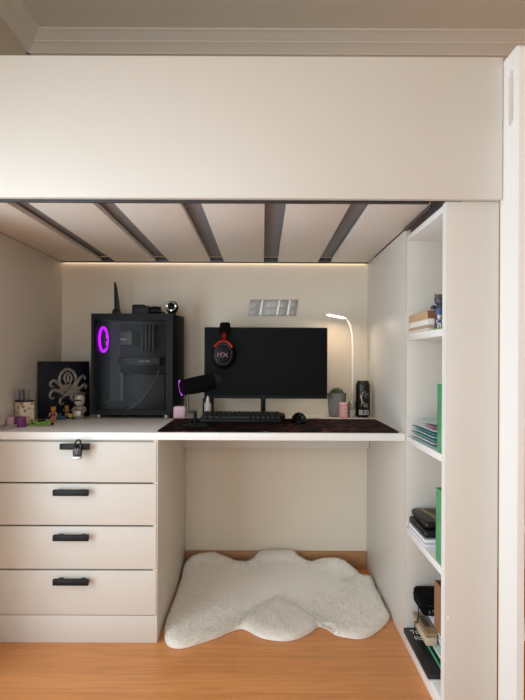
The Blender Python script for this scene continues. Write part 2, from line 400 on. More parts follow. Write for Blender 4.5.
f = pm(); f.prism([PM @ Vector((x, .012, z)) for x, z in ((.045, .072), (.085, .078), (.15, .072), (.128, .048), (.09, .046), (.07, .060))], PM.to_3x3() @ Vector((0, .03, 0))); f.build('dark_reflection', BLACK, pc)  # dark chair-like reflection in the glass, modelled as a solid shape

# on top of the tower
ZT = ZD + H
p = PM @ Vector((.078, .10, H))
an = thing('wifi_antenna', (p.x, p.y, ZT), 'black upright fin antenna on top of the computer tower', 'antenna')
a = MB(); a.prism([(p.x-.006, p.y-.004, ZT+.03), (p.x-.008, p.y-.004, ZT+.152), (p.x-.004, p.y-.004, ZT+.156), (p.x+.004, p.y-.004, ZT+.138), (p.x+.022, p.y-.004, ZT+.012), (p.x+.022, p.y-.004, ZT+.002), (p.x-.006, p.y-.004, ZT+.002)], (0, .010, 0), bev=.001); a.build('blade', BLACK, an)
a = MB(); a.prism([(p.x-.016, p.y-.014, ZT), (p.x+.026, p.y-.014, ZT), (p.x+.024, p.y-.014, ZT+.012), (p.x-.004, p.y-.014, ZT+.03), (p.x-.010, p.y-.014, ZT+.024)], (0, .03, 0), bev=.001); a.build('base', BLACK, an)
p = PM @ Vector((.222, .075, H))
cm = thing('camera', (p.x, p.y, ZT), 'black camera lying on top of the computer tower', 'camera')
a = MB(); a.box(p.x-.055, p.x+.022, p.y-.03, p.y+.035, ZT, ZT+.040, bev=.004); a.box(p.x-.054, p.x+.0, p.y-.025, p.y+.03, ZT+.036, ZT+.046, bev=.004); a.build('body', BLACK, cm)
a = MB(); a.cyl((p.x+.022, p.y, ZT+.020), (p.x+.070, p.y, ZT+.020), .019, 24); a.cyl((p.x+.036, p.y, ZT+.0205), (p.x+.050, p.y, ZT+.0205), .0203, 24); a.build('lens', SATIN, cm)
a = MB(); a.tube([(p.x+.03, p.y-.03, ZT+.004), (p.x+.07, p.y-.025, ZT+.010), (p.x+.084, p.y-.01, ZT+.012), (p.x+.082, p.y+.03, ZT+.004)], .0035, 8); a.build('strap', SOFTBLACK, cm)
p = PM @ Vector((.347, .06, H))
gd = thing('round_gadget', (p.x, p.y, ZT), 'small black round gadget with a bright ring on the tower edge', 'gadget')
MB().ball((p.x, p.y, ZT+.034), .029).build('body', SATIN, gd)
MB().torus(.019, .0032, T(p.x, p.y-.022, ZT+.036, PI/2, 0, 0)).build('ring', mat('steel_ring', '#8f8f92', .25, .9), gd)
a = MB()
for dx, dz in ((-.019, .002), (.019, .002), (0, -.018)): a.ball((p.x+dx, p.y-.025, ZT+.036+dz), .0045)
a.build('bright_spots', mat('spot_glow', '#ffffff', .3, emit='#fff4ea', estr=.6), gd)  # bright points of the shiny ring, put in as faint glow
MB().lathe([(0, 0), (.020, 0), (.018, .008), (.010, .012), (0, .012)], T(p.x, p.y, ZT)).build('base', BLACK, gd)

# ------------------------------------------------------------------ left corner things
A = Vector((-.9635, 2.175, ZD)); Bv = Vector((-.789, 2.308, ZD)); ax = (Bv-A).normalized(); wid = (Bv-A).length
nrm = Vector((ax.y, -ax.x, 0)); tilt = math.radians(1.8)
up = (Vector((0, 0, 1))*math.cos(tilt) - nrm*math.sin(tilt)); nn = (nrm*math.cos(tilt) + Vector((0, 0, 1))*math.sin(tilt))
def bp(u, v, w=0): return A + ax*(u*wid) + up*v + nn*w           # u across, v up, w out of the front
pic = thing('crest_plaque', (A+Bv)/2, 'dark navy plaque with silver crest leaning in the left corner', 'plaque')
HP = .25
a = MB(); a.prism([bp(0, 0), bp(1, 0), bp(1, HP), bp(0, HP)], -nn*.012, bev=.001); a.build('board', mat('navy_board', '#0b101c', .5, var=.3, scale=18, spec=.2), pic)
EMB = mat('pewter', '#857d74', .45, .4, var=.35, scale=90)
e = MB()
def pathuv(pts): return [bp(u, v, .003) for u, v in pts]
def oval(cu, cv, ru, rv, r, n=28): e.tube(pathuv([(cu+ru*math.cos(2*PI*k/n), cv+rv*math.sin(2*PI*k/n)) for k in range(n+1)]), r, 8)
def zuv(x, y): return ((x-25)/445, (545-y)/485*HP)
def arm(pts, r0, r1):
    q = [Vector(p) for p in pts]; fine = []
    for i in range(len(q)-1):
        p0, p1, p2, p3 = q[max(i-1, 0)], q[i], q[i+1], q[min(i+2, len(q)-1)]
        for k in range(5):
            t = k/5; fine.append(.5*((2*p1)+(p2-p0)*t+(2*p0-5*p1+4*p2-p3)*t*t+(3*p1-p0-3*p2+p3)*t**3))
    fine.append(q[-1]); m_ = len(fine)
    e.tube(pathuv([zuv(*p) for p in fine]), [(r0+(r1-r0)*k/(m_-1))*(1+.12*math.sin(k*1.9)) for k in range(m_)], 8)
arm([(215, 285), (198, 235), (215, 165), (265, 130), (320, 150), (345, 205), (330, 270)], .0075, .0075)
arm([(262, 250), (243, 205), (262, 165), (285, 165), (308, 205), (290, 250)], .0055, .0055)
arm([(275, 235), (276, 180)], .008, .006)
arm([(240, 300), (190, 245), (152, 226), (122, 248), (132, 276), (152, 268)], .010, .004)
arm([(235, 335), (185, 312), (142, 310), (118, 345), (130, 376), (156, 370)], .010, .004)
arm([(262, 345), (220, 372), (204, 405), (216, 430), (236, 420)], .009, .004)
arm([(340, 280), (372, 222), (404, 190), (428, 200), (424, 222)], .009, .004)
arm([(350, 310), (395, 285), (422, 262), (440, 280), (428, 300)], .009, .004)
arm([(345, 335), (395, 338), (432, 345)], .008, .004)
arm([(305, 345), (305, 385), (325, 400), (340, 385)], .009, .004)
e.prism([bp(u, v, .001) for u, v in [zuv(*q) for q in ((205, 300), (235, 262), (320, 255), (370, 285), (380, 330), (335, 362), (260, 360), (220, 340))]], nn*.006)
e.build('crest', EMB, pic, label='raised silver crest with curling arms')
s_ = MB(); s_.tube([bp(.40, .085, .010), bp(.74, .175, .010)], [.0022, .0012], 6); s_.build('sword', BLACK, pic)
t_ = MB()
for (u0, u1, v) in ((.07, .22, .243), (.10, .19, .234), (.06, .11, .222)): t_.tube([bp(u0, v, .0006), bp(u1, v, .0006)], .0014, 6)
t_.build('small_print', mat('faded_print', '#26303f', .6), pic)

# pen cup and pens
c0 = Vector((-.938, 1.992, ZD))
cup = thing('pen_cup', c0, 'square beige patterned pen cup by the left panel', 'pen cup', rz=math.radians(-42))
CM = WM[cup.name]; hw = .026
def cup_mat():
    m = mat('patterned_card', '#cdb9a0', .7, var=.05); nt = m.node_tree
    vo = nt.nodes.new('ShaderNodeTexVoronoi'); vo.inputs['Scale'].default_value = 55
    tc = [n for n in nt.nodes if n.type == 'TEX_COORD'][0]; nt.links.new(tc.outputs['Object'], vo.inputs[0])
    cr = nt.nodes.new('ShaderNodeValToRGB'); cr.color_ramp.elements[0].position = .25; cr.color_ramp.elements[0].color = lin('#8a6a52')
    cr.color_ramp.elements[1].position = .5; cr.color_ramp.elements[1].color = lin('#d6c4ac'); nt.links.new(vo.outputs['Distance'], cr.inputs[0])
    nt.links.new(cr.outputs[0], nt.nodes['Principled BSDF'].inputs['Base Color']); return m
a = MB(); hc = .094
for q in ((-hw, hw, -hw, -hw+.003), (-hw, hw, hw-.003, hw)): a.box(q[0], q[1], q[2], q[3], 0, hc, M=CM)
for q in ((-hw, -hw+.003), (hw-.003, hw)): a.box(q[0], q[1], -hw+.003, hw-.003, 0, hc, M=CM)
a.box(-hw, hw, -hw, hw, 0, .004, M=CM); a.build('body', cup_mat(), cup)
a = MB()
for q in ((-hw-.001, hw+.001, -hw-.001, -hw+.001), (-hw-.001, hw+.001, hw-.001, hw+.001)): a.box(q[0], q[1], q[2], q[3], hc-.003, hc+.003, M=CM)
for q in ((-hw-.001, -hw+.001), (hw-.001, hw+.001)): a.box(q[0], q[1], -hw, hw, hc-.003, hc+.003, M=CM)
a.build('rim', BLACK, cup)
pens = [(-.014, -.012, -.35, '#2b2b30', .148, 'black pen, leftmost in the beige cup'), (-.004, -.016, -.05, '#4a4f58', .156, 'slate grey pen leaning left of centre in the beige cup'),
        (.006, .004, -.25, '#7d7468', .142, 'taupe pencil in the middle of the beige cup'), (.014, -.010, .02, '#33333a', .158, 'dark upright pen right of centre in the beige cup'),
        (.016, .012, .22, '#5a5048', .152, 'brown pencil leaning right in the beige cup')]
for x, y, tl, col, ln, lb in pens:
    p0 = CM @ Vector((x*.8, y*.8, .005)); d = CM.to_3x3() @ Vector((tl*.14, -.02, 1)).normalized()
    pe = thing('pen', p0, lb, 'pen', 'pens in the beige cup')
    MB().tube([p0, p0+d*ln*.86], .0036, 8).build('barrel', mat('pen_'+col[1:], col, .4), pe)
    MB().tube([p0+d*ln*.86, p0+d*ln], [.0036, .0012], 8).build('tip', mat('pen_tip', '#8d8378', .4), pe)

# little things in front
p = P(12.5, 421.0, 2.0)
k = MB(); k.box(-.014, .014, -.009, .009, 0, .040, bev=.006, M=T(-.959, 1.928, ZD, 0, 0, .3)); k.build('pink_eraser', mat('dusty_pink', '#b98a8e', .6), label='dusty pink lump beside the beige pen cup', cat='eraser')
k = MB(); k.prism([(-.922+.02*math.cos(a)*(1+.15*math.sin(3*a)), 1.925+.013*math.sin(a), ZD) for a in [2*PI*i/14 for i in range(14)]], (0, 0, .040), bev=.003)
k.build('purple_toy', mat('purple_rubber', '#6b2a68', .5), label='small purple rubber block before the pen cup', cat='toy')
# green bead chain
kc = thing('key_chain', (-.865, 1.97, ZD), 'lime green linked chain lying between purple block and orange figurine', 'chain')
k = MB()
for i in range(7):
    x = -.892+.011*i; y = 1.962+.006*math.sin(i*1.9)
    k.torus(.0085, .0028, T(x, y, ZD+.0085+.002*(i % 2), .6*(-1)**i, .4, i*.7), n=16, m=6)
k.build('links', mat('lime_plastic', '#7fae3a', .4), kc)
k = MB(); k.tube([(-.905, 1.985, ZD+.006), (-.885, 1.99, ZD+.014), (-.86, 1.986, ZD+.018), (-.835, 1.985, ZD+.008), (-.82, 1.98, ZD+.005)], .0045, 8); k.build('strap', SOFTBLACK, kc)
tr = thing('plastic_tray', (-.958, 1.885, ZD), 'flat pale clear tray at the left end of the worktop', 'tray')
CLEAR = mat('cloudy_clear_plastic', '#cfc7c2', .25, alpha=.55)
k = MB(); k.prism(rr_poly(-.976, -.930, 1.83, 1.955, .006, ZD), (0, 0, .002)); k.build('base', CLEAR, tr)
k = MB(); k.box(-.976, -.974, 1.835, 1.95, ZD, ZD+.014); k.box(-.932, -.930, 1.836, 1.95, ZD, ZD+.012); k.box(-.974, -.932, 1.953, 1.955, ZD, ZD+.014); k.build('wall', CLEAR, tr)

def figurine(x, y, z, h, cols, label, pose=0, name='figurine', group='little figurines before the plaque'):
    """small toy person: head, torso and limbs as one body; clothes as parts"""
    r = thing(name, (x, y, z), label, 'figurine', group)
    bm_ = MB(); m = T(x, y, z)
    bm_.ball((x, y, z+h*.83), h*.15, sy=.95)
    bm_.tube([(x, y, z+h*.72), (x, y, z+h*.62), (x, y, z+h*.42)], [h*.06, h*.13, h*.11], 10)
    for s in (-1, 1):
        bm_.tube([(x+s*h*.12, y, z+h*.63), (x+s*h*.22, y-h*.03, z+h*(.50+.12*pose)), (x+s*h*.20, y-h*.12, z+h*(.40+.25*pose))], [h*.055, h*.05, h*.045], 8)
        bm_.tube([(x+s*h*.06, y, z+h*.44), (x+s*h*.09, y-h*.02, z+h*.22), (x+s*h*.09, y, z+h*.03)], [h*.07, h*.06, h*.055], 8)
        bm_.ball((x+s*h*.09, y-h*.03, z+h*.03), h*.06, sy=1.5, sz=.5)
        bm_.ball((x+s*h*.06, y-h*.135, z+h*.85), h*.022)
    bm_.ball((x, y-h*.15, z+h*.80), h*.025)
    bm_.build('body', mat('toy_'+cols[0][1:], cols[0], .45), r)
    MB().tube([(x, y, z+h*.68), (x, y, z+h*.56), (x, y, z+h*.40)], [h*.10, h*.145, h*.125], 12).build('jacket', mat('toy_'+cols[1][1:], cols[1], .5), r)
    c = MB(); c.ball((x, y+h*.015, z+h*.875), h*.145, sz=.85); c.tube([(x-h*.10, y, z+h*.92), (x-h*.13, y, z+h*1.0)], [h*.05, h*.02], 8); c.tube([(x+h*.10, y, z+h*.92), (x+h*.13, y, z+h*1.0)], [h*.05, h*.02], 8)
    c.build('hat', mat('toy_'+cols[2][1:], cols[2], .5), r)
    return r
def at(px, py):                     # where a thing stands on the worktop
    v = py-CY; Y = (CZ-ZD)*F/v; q = P(px, py, Y); return q.x, q.y
x, y = at(53.3, 423.5); figurine(x, y, ZD, .066, ('#c07a3e', '#5b3a56', '#b5703c'), 'orange toy figurine standing nearest the drawers, beside the green chain')
x, y = at(61, 420.2)
bt = thing('toy_boat', (x, y, ZD), 'low blue toy lying behind the orange figurine', 'toy', None)
k = MB(); k.prism([(x-.018, y-.010, ZD), (x+.016, y-.010, ZD), (x+.022, y-.010, ZD+.016), (x+.005, y-.010, ZD+.014), (x-.004, y-.010, ZD+.022), (x-.022, y-.010, ZD+.018)], (0, .022, 0), bev=.002); k.build('body', mat('toy_blue', '#27607f', .4), bt)
k = MB(); k.ball((x-.002, y, ZD+.024), .007); k.build('knob', mat('toy_dark_blue', '#1b3350', .4), bt)
x, y = at(65.5, 419.8); figurine(x, y+.014, ZD, .058, ('#b98a58', '#8c5a34', '#a06b3a'), 'brown toy figurine between blue toy and yellow toy', 1)
x, y = at(71.0, 419.5)
kt = thing('toy_car', (x, y, ZD), 'low yellow toy car before the silver helmeted figure', 'toy car')
k = MB(); k.prism([(x-.020, y-.011, ZD+.005), (x+.022, y-.011, ZD+.005), (x+.021, y-.011, ZD+.014), (x+.010, y-.011, ZD+.016), (x+.004, y-.011, ZD+.023), (x-.010, y-.011, ZD+.023), (x-.016, y-.011, ZD+.015)], (0, .022, 0), bev=.002); k.build('body', mat('toy_yellow', '#c9a53c', .4), kt)
for sx in (-.011, .012):
    for sy in (-.0125, .0125): MB().cyl((x+sx, y+sy-.002, ZD+.006), (x+sx, y+sy+.002, ZD+.006), .006, 14).build('wheel', BLACK, kt)
x, y = at(79.5, 419.2)
rb = thing('silver_figure', (x, y, ZD), 'silver grey helmeted figure standing against the plaque', 'figurine')
GS = mat('grey_cast_resin', '#8c857c', .45, .3, var=.3, scale=70)
k = MB(); k.lathe([(0, 0), (.020, 0), (.022, .006), (.017, .02), (.021, .034), (.023, .05), (.012, .06), (0, .062)], T(x, y, ZD))
for s in (-1, 1): k.tube([(x+s*.020, y, ZD+.05), (x+s*.027, y-.008, ZD+.036), (x+s*.018, y-.022, ZD+.028)], [.007, .006, .005], 8)
k.build('body', GS, rb)
k = MB(); k.lathe([(0, .06), (.016, .058), (.022, .068), (.023, .086), (.021, .1), (.012, .104), (0, .105)], T(x, y, ZD)); k.build('helmet', mat('pale_resin', '#b0a89c', .4, .2, var=.2, scale=50), rb)
k = MB(); k.box(x-.014, x+.014, y-.0245, y-.018, ZD+.078, ZD+.084, bev=.001); k.build('visor', BLACK, rb)
k = MB(); k.box(x-.016, x+.016, y-.030, y-.024, ZD+.012, ZD+.036, bev=.003); k.build('shield', mat('pale_shield', '#c5bdb2', .4, .3), rb)

# ------------------------------------------------------------------ monitor and headset
mn = thing('monitor', (.015, 2.29, ZD), 'wide black switched-off monitor standing behind the keyboard', 'monitor')
a = P(204.3, 326.8, 2.27); b = P(327.3, 399.0, 2.27)
MX0, MX1, MZ1, MZ0 = a.x, b.x, a.z-.001, b.z
k = MB(); k.box(MX0, MX1, 2.272, 2.300, MZ0, MZ1, bev=.003); k.box(MX0+.12, MX1-.12, 2.2985, 2.325, MZ0+.06, MZ1-.06, bev=.008); k.build('housing', BLACK, mn)
B(MX0+.004, MX1-.004, 2.2700, 2.2725, MZ0+.014, MZ1-.005).build('screen', mat('screen_black', '#0e0f0e', .4, var=.02, spec=.06), mn)
k = MB(); k.box(MX0+.003, MX1-.003, 2.2695, 2.2722, MZ0+.001, MZ0+.013); k.build('bezel', SATIN, mn)
k = MB(); q = P(263, 397, 2.27); k.torus(.0022, .0006, T(q.x, 2.2692, q.z, PI/2, 0, 0), n=16, m=6)
k.build('maker_mark', mat('dull_print', '#5a5a5a', .5), mn)
k = MB(); k.box(q.x-.010, q.x+.012, 2.3255, 2.343, ZD+.012, MZ0+.14, bev=.003); k.box(q.x-.010, q.x+.012, 2.300, 2.3255, MZ0+.1, MZ0+.14); k.build('neck', BLACK, mn)
k = MB(); k.prism(rr_poly(q.x-.10, q.x+.10, 2.235, 2.40, .03, ZD), (0, 0, .011)); k.build('base', BLACK, mn)

hs = thing('headset', (P(223.5, 371, 2.235).x, 2.26, .9), 'black and red headset hanging over the monitor corner', 'headset')
h0 = P(223.6, 353.5, 2.225); hx_ = P(224.6, 330, 2.25).x
RED = mat('anodised_red', '#86130f', .3, .6, var=.1)
TM = T(h0.x, 2.228, h0.z-.003, PI/2, 0, 0) @ Matrix.Diagonal((1.13, 1.04, 1, 1))
def dx_lathe(prof, sx=1.0, sy=1.0):
    m = MB(); m.lathe(prof, TM @ Matrix.Diagonal((sx, sy, 1, 1)), n=36); return m
ec = dx_lathe([(0, .024), (.034, .022), (.042, .016), (.046, .004), (.047, -.008), (.045, -.018), (.036, -.024), (0, -.024)], 1, 1.34).build('ear_cup', SATIN, hs)
m = MB(); m.torus(.0405, .0055, TM @ T(0, 0, .0155), sx=1, sy=1.34, a0=.55, a1=PI-.55); m.build('cup_trim', RED, ec, label='red arc over the ear cup')
m = MB(); m.torus(.032, .0014, TM @ T(0, 0, .0215), sx=1, sy=1.34); m.build('cup_ring', mat('dark_ring', '#2a2a2c', .4), ec)
m = MB()
def strokes(mb, lines, fn, r, n=6):
    for ln in lines: mb.tube([fn(*q) for q in ln], r, n)
lf = lambda u, v: TM @ Vector((u, v, .0235))
strokes(m, [[(-.019, .010), (-.023, -.011)], [(-.006, .010), (-.010, -.011)], [(-.021, .0), (-.008, .0)], [(.000, .006), (.018, -.012)], [(.017, .004), (-.002, -.012)]], lf, .0016)
m.build('badge', mat('pinkish_silver', '#cf9aa2', .35, .5), ec)
m = MB(); t0 = Vector((h0.x, 2.232, h0.z+.060)); t1 = Vector((hx_, 2.236, h0.z+.090))
m.tube([t0+Vector((0, 0, -.012)), t0, t1], [.020, .012, .011], 14); m.build('yoke', RED, hs, label='red metal yoke')
zt = P(224, 323.2, 2.25).z
def band(y0, w0, t):
    m = MB(); ys = []; path = []
    z_b = h0.z+.082; r = .0265
    path.append((2.236, z_b, .86)); path.append((2.236, zt-.045, 1.0)); 
    for k in range(9):
        a = PI - PI*k/8; path.append((2.282 + .046*math.cos(a), zt-.026+.026*math.sin(a), 1.0))
    path.append((2.332, zt-.05, 1.0)); path.append((2.332, z_b, .9))
    tb = bmesh.new(); prev = None
    cyc = (2.284, zt-.09)
    for i, (y, z, s) in enumerate(path):
        d = Vector((path[min(i+1, len(path)-1)][0]-path[max(i-1, 0)][0], path[min(i+1, len(path)-1)][1]-path[max(i-1, 0)][1])).normalized()
        nY, nZ = -d.y, d.x
        ring = [tb.verts.new((hx_+sx*w0*s, y+nY*st*t, z+nZ*st*t)) for sx, st in ((-.5, .2), (-.4, .5), (.4, .5), (.5, .2), (.5, -.2), (.4, -.5), (-.4, -.5), (-.5, -.2))]
        if prev:
            for k in range(8): tb.faces.new((prev[k], prev[(k+1) % 8], ring[(k+1) % 8], ring[k]))
        else: tb.faces.new(ring)
        prev = ring
    tb.faces.new(prev); bmesh.ops.recalc_face_normals(tb, faces=tb.faces); m._merge(tb); return m
band(0, .042, .013).build('headband', SOFTBLACK, hs)
m = MB(); m.lathe([(0, .02), (.04, .018), (.045, 0), (.04, -.02), (0, -.022)], T(h0.x, 2.352, h0.z, PI/2, 0, 0) @ Matrix.Diagonal((1, 1.34, 1, 1)), n=30); m.build('ear_cup', SATIN, hs)
m = MB(); m.tube([(h0.x, 2.34, h0.z+.03), (hx_, 2.334, h0.z+.09)], .011, 12); m.build('yoke', RED, hs)

# ------------------------------------------------------------------ keyboard, mouse, microphone
kb = thing('keyboard', (-.088, 2.11, ZM), 'black keyboard on the desk mat before the monitor', 'keyboard')
KX0, KX1, KY0, KY1 = -.255, .080, 2.052, 2.182
tb = MB(); tb.prism([(KX0, KY0, ZM), (KX0, KY1, ZM), (KX0, KY1, ZM+.026), (KX0, KY0, ZM+.014)], (KX1-KX0, 0, 0), bev=.002); tb.build('base', BLACK, kb)
KEY = mat('key_black', '#1a1a1c', .5, var=.1); nrow = 6
for r_ in range(nrow):
    ncol = (7 if r_ == 0 else 16)
    pitch = (KX1-KX0-.012)/16; x = KX0+.006; yk = KY0+.007+r_*.0198; zk = ZM+.0145+.012*(yk-KY0)/(KY1-KY0)
    c_ = 0
    while c_ < 16 - .01:
        wk = 1.0
        if r_ == 0: wk = (1.25, 1.25, 1.25, 6.25, 1.0, 1.0, 1.0, 1.0, 1.0, 1.0)[min(9, int(c_ >= 1.25)+int(c_ >= 2.5)+int(c_ >= 3.75)+int(c_ >= 10)+int(c_ >= 11))]
        wk = min(wk, 16-c_)
        B(x+c_*pitch+.0012, x+(c_+wk)*pitch-.0012, yk, yk+.0172, zk, zk+.0105, bev=.0018, seg=1).build('keycap', KEY, kb)
        c_ += wk
ms = thing('mouse', (.153, 2.085, ZM), 'black mouse on the desk mat right of the keyboard', 'mouse')
def mouse_mesh(x0, y0, z0, w, l, h):
    t = bmesh.new(); bmesh.ops.create_uvsphere(t, u_segments=24, v_segments=16, radius=1)
    for v in t.verts:
        yv = v.co.y; wf = .88+.12*abs(yv); zz = max(v.co.z, -.15)
        hh = 1.0 - .28*((yv+0.15*-1)**2)
        v.co = Vector((x0+v.co.x*w/2*(1.05-.1*(1-abs(yv))), y0+yv*l/2, z0+(zz+.15)*h/1.15*(.80+.2*yv)))
    m = MB(); m._merge(t); return m
mouse_mesh(.153, 2.088, ZM, .066, .125, .046).build('shell', SATIN, ms)
MB().cyl((.149, 2.048, ZM+.031), (.157, 2.048, ZM+.031), .009, 16).build('scroll_wheel', BLACK, ms)
MB().tube([(.153, 2.146, ZM+.010), (.15, 2.19, ZM+.004), (.13, 2.30, ZM+.002)], .002, 8).build('cable', BLACK, ms)

YM = 1.93
mc = thing('microphone', (P(195, 428, YM).x, YM, ZM), 'black desk microphone with purple glow ring on a short stand', 'microphone')
bx = P(195.2, 426, YM).x
MB().lathe([(0, 0), (.050, 0), (.052, .003), (.048, .007), (.012, .011), (0, .011)], T(bx, YM, ZM)).build('base', BLACK, mc)
m = MB(); m.tube([(bx, YM, ZM+.008), (bx, YM, ZM+.060)], .0065, 12); m.build('post', SATIN, mc)
bk = P(188, 412, YM)
m = MB(); m.tube([(bx+.006, YM, ZM+.057), (bk.x-.004, YM, bk.z-.0)], .0055, 10); m.tube([(bk.x, YM, bk.z-.004), (bk.x, YM, P(188, 392, YM).z)], .0042, 10); m.build('bracket', mat('grey_bracket', '#4b4542', .4, .5), mc)
a = P(181.5, 388, YM); b = P(214, 381.5, YM+.052)
d = (b-a).normalized()
m = MB(); m.tube([a-d*.006, a-d*.003, a+d*.004, a+d*.05, a+d*.09, b], [.010, .024, .0295, .033, .034, .030], 28); m.build('body', SOFTBLACK, mc)
m = MB(); m.tube([b-d*.004, b+d*.012, b+d*.026], [.0305, .028, .016], 24); m.build('grille', mat('mic_mesh', '#0a0a0b', .7, .1, var=.2, bump=.5, bscale=900), mc)
e_up = Vector((0, 0, 1)); e_sd = Vector((-d.y, d.x, 0)).normalized(); e_up = (e_up - d*e_up.dot(d)).normalized()
m = MB(); m.tube([a + d*.0 + (e_up*math.cos(q_) + e_sd*math.sin(q_))*.0305 for q_ in [math.radians(20+140*i/18) for i in range(19)]], .0021, 8); m.build('light_ring', mat('mic_glow', '#8a2fb0', .4, emit='#cf4dff', estr=1.4), mc, label='purple glowing ring')
m = MB(); m.tube([(bx-.02, YM+.04, ZM+.003), (bx-.035, YM+.1, ZM+.003), (bx-.045, YM+.2, ZM+.003), (bx-.04, YM+.255, ZM+.003)], .0022, 8); m.build('cable', BLACK, mc)

pk = thing('earbud_case', (-.3725, 2.19, ZM), 'small pale pink rounded case beside the computer tower', 'earbud case')
a = P(179.7, 413, 2.185)
B(a.x-.027, a.x+.027, 2.172, 2.198, ZM, ZM+.055, bev=.010, seg=4).build('body', mat('blush_pink', '#dcb4bb', .4, var=.02), pk)
MB().prism(rr_poly(a.x-.0272, a.x+.0272, 2.1718, 2.1982, .0102, ZM+.0365), (0, 0, .0008)).build('lid_seam', mat('blush_seam', '#c99fa7', .5), pk)
bb = P(207.7, 402, 2.235); bo = thing('dropper_bottle', (bb.x, 2.235, ZD), 'small white dropper bottle below the left end of the monitor', 'bottle')
MB().lathe([(0, 0), (.0145, 0), (.0155, .003), (.0155, .062), (.012, .070), (0, .071)], T(bb.x, 2.238, ZD)).build('body', mat('milky_plastic', '#c9c2bd', .4), bo)
MB().lathe([(0, .0705), (.0085, .0705), (.008, .082), (.006, .090), (.0035, .098), (0, .099)], T(bb.x, 2.238, ZD)).build('cap', mat('white_cap', '#d8d2cd', .4), bo)
hb = thing('black_box', (P(208, 410, 2.35).x, 2.35, ZD), 'small black box behind the white dropper bottle', 'box')
a = P(202.6, 396, 2.35); b = P(213, 416, 2.35)
B(a.x, b.x, 2.345, 2.40, ZD, a.z-.01, bev=.003).build('body', BLACK, hb)

# ------------------------------------------------------------------ right end of the worktop
lp = thing('desk_lamp', (P(352, 415, 2.375).x, 2.375, ZD), 'slim white gooseneck desk lamp switched on in right corner', 'desk lamp')
LW = mat('lamp_white', '#efe6de', .35, var=.01)
lx = P(352, 415, 2.375).x
MB().lathe([(0, 0), (.040, 0), (.041, .004), (.038, .011), (.012, .014), (0, .014)], T(lx, 2.395, ZD)).build('base', LW, lp)
pts = [Vector((lx+.002, 2.395, ZD+.01))] + [P(*q) for q in ((352.6, 400, 2.392), (352.8, 370, 2.388), (353.0, 345, 2.384), (352.6, 335, 2.378), (351.3, 327, 2.370), (349, 321.5, 2.360), (345.6, 317.9, 2.350), (343, 317.0, 2.345))]
MB().tube(pts, [.0062]*4+[.006, .006, .0055, .0055, .0055], 12).build('stem', LW, lp)
a = P(327.6, 313.8, 2.31); b = P(345.5, 317.6, 2.35); d = (b-a).normalized(); sd = d.cross(Vector((0, 0, 1))).normalized(); u_ = sd.cross(d).normalized()
HM = Matrix((d.to_4d(), sd.to_4d(), u_.to_4d(), Vector((0, 0, 0, 1)))).transposed(); HM[3] = (0, 0, 0, 1); HM.translation = (a+b)/2
for i in range(3): HM[3][i] = 0
hl = (b-a).length
hd = MB().box(-hl/2, hl/2, -.015, .015, -.002, .006, bev=.0025, M=HM).build('head', LW, lp)
MB().box(-hl/2+.004, hl/2-.006, -.013, .013, -.0065, -.0022, M=HM).build('light_strip', mat('lamp_glow', '#fff2e0', .4, emit='#ffe2c4', estr=3.0), hd, label='glowing strip under the lamp head')
ld = bpy.data.lights.new('lamp_light', 'AREA'); ld.shape = 'RECTANGLE'; ld.size = hl*.9; ld.size_y = .022; ld.energy = .45; ld.color = (1.0, .80, .60)
lo = bpy.data.objects.new('lamp_light', ld); COL.objects.link(lo); lo.parent = lp; lo.matrix_local = WM[lp.name].inverted() @ HM @ T(0, 0, -.0075)

pt = thing('cactus_pot', (P(336.5, 416, 2.34).x, 2.345, ZD), 'small round cactus in a tapered grey pot', 'potted plant')
px = P(336.7, 416, 2.345).x; PT = T(px, 2.345, ZD)
MB().lathe([(0, 0), (.035, 0), (.0365, .003), (.0435, .100), (.0438, .108), (.0395, .108), (.038, .094), (0, .094)], PT).build('pot', mat('grey_concrete', '#77746f', .8, var=.1, scale=40, bump=.15, bscale=150), pt)
MB().lathe([(0, .0942), (.0375, .0942), (.0375, .098), (.02, .1), (0, .1)], PT).build('soil', mat('dark_soil', '#2f2720', .9, var=.3, scale=120), pt)
cg = MB(); t = bmesh.new(); n_, m_ = 40, 12; rings = []
for j in range(m_+1):
    ph = PI/2*j/m_
    rings.append([t.verts.new(((.031*math.cos(ph)*(1+.10*math.cos(10*2*PI*k/n_)))*math.cos(2*PI*k/n_), (.031*math.cos(ph)*(1+.10*math.cos(10*2*PI*k/n_)))*math.sin(2*PI*k/n_), .030*math.sin(ph))) for k in range(n_)])
for j in range(m_):
    for k in range(n_): t.faces.new((rings[j][k], rings[j][(k+1) % n_], rings[j+1][(k+1) % n_], rings[j+1][k]))
cg._merge(t, T(px, 2.345, ZD+.1002)); cac = cg.build('cactus', mat('cactus_green', '#33402a', .7, var=.25, scale=60), pt)
sp_ = MB()
for k in range(10):
    for ph in (.35, .75, 1.1):
        a = 2*PI*k/10; c_ = Vector((px+.0335*math.cos(ph)*math.cos(a), 2.345+.0335*math.cos(ph)*math.sin(a), ZD+.1002+.030*math.sin(ph))); o_ = Vector((math.cos(ph)*math.cos(a), math.cos(ph)*math.sin(a), math.sin(ph)))
        for j in range(3):
            dd = (o_+Vector((random.uniform(-.6, .6), random.uniform(-.6, .6), random.uniform(-.3, .6)))).normalized(); sp_.tube([c_, c_+dd*.008], [.0006, .0002], 4)
sp_.build('spines', mat('spine_straw', '#a49a7c', .6), cac)
pj = thing('pink_candle', (P(343.7, 417, 2.295).x, 2.295, ZD), 'small pink printed tin standing before the cactus pot', 'tin')
JT = T(P(343.7, 410, 2.295).x, 2.297, ZD)
MB().lathe([(0, 0), (.0205, 0), (.0215, .002), (.0215, .058), (.020, .060), (0, .060)], JT).build('body', mat('salmon_pink', '#d69a94', .45, var=.22, scale=90), pj)
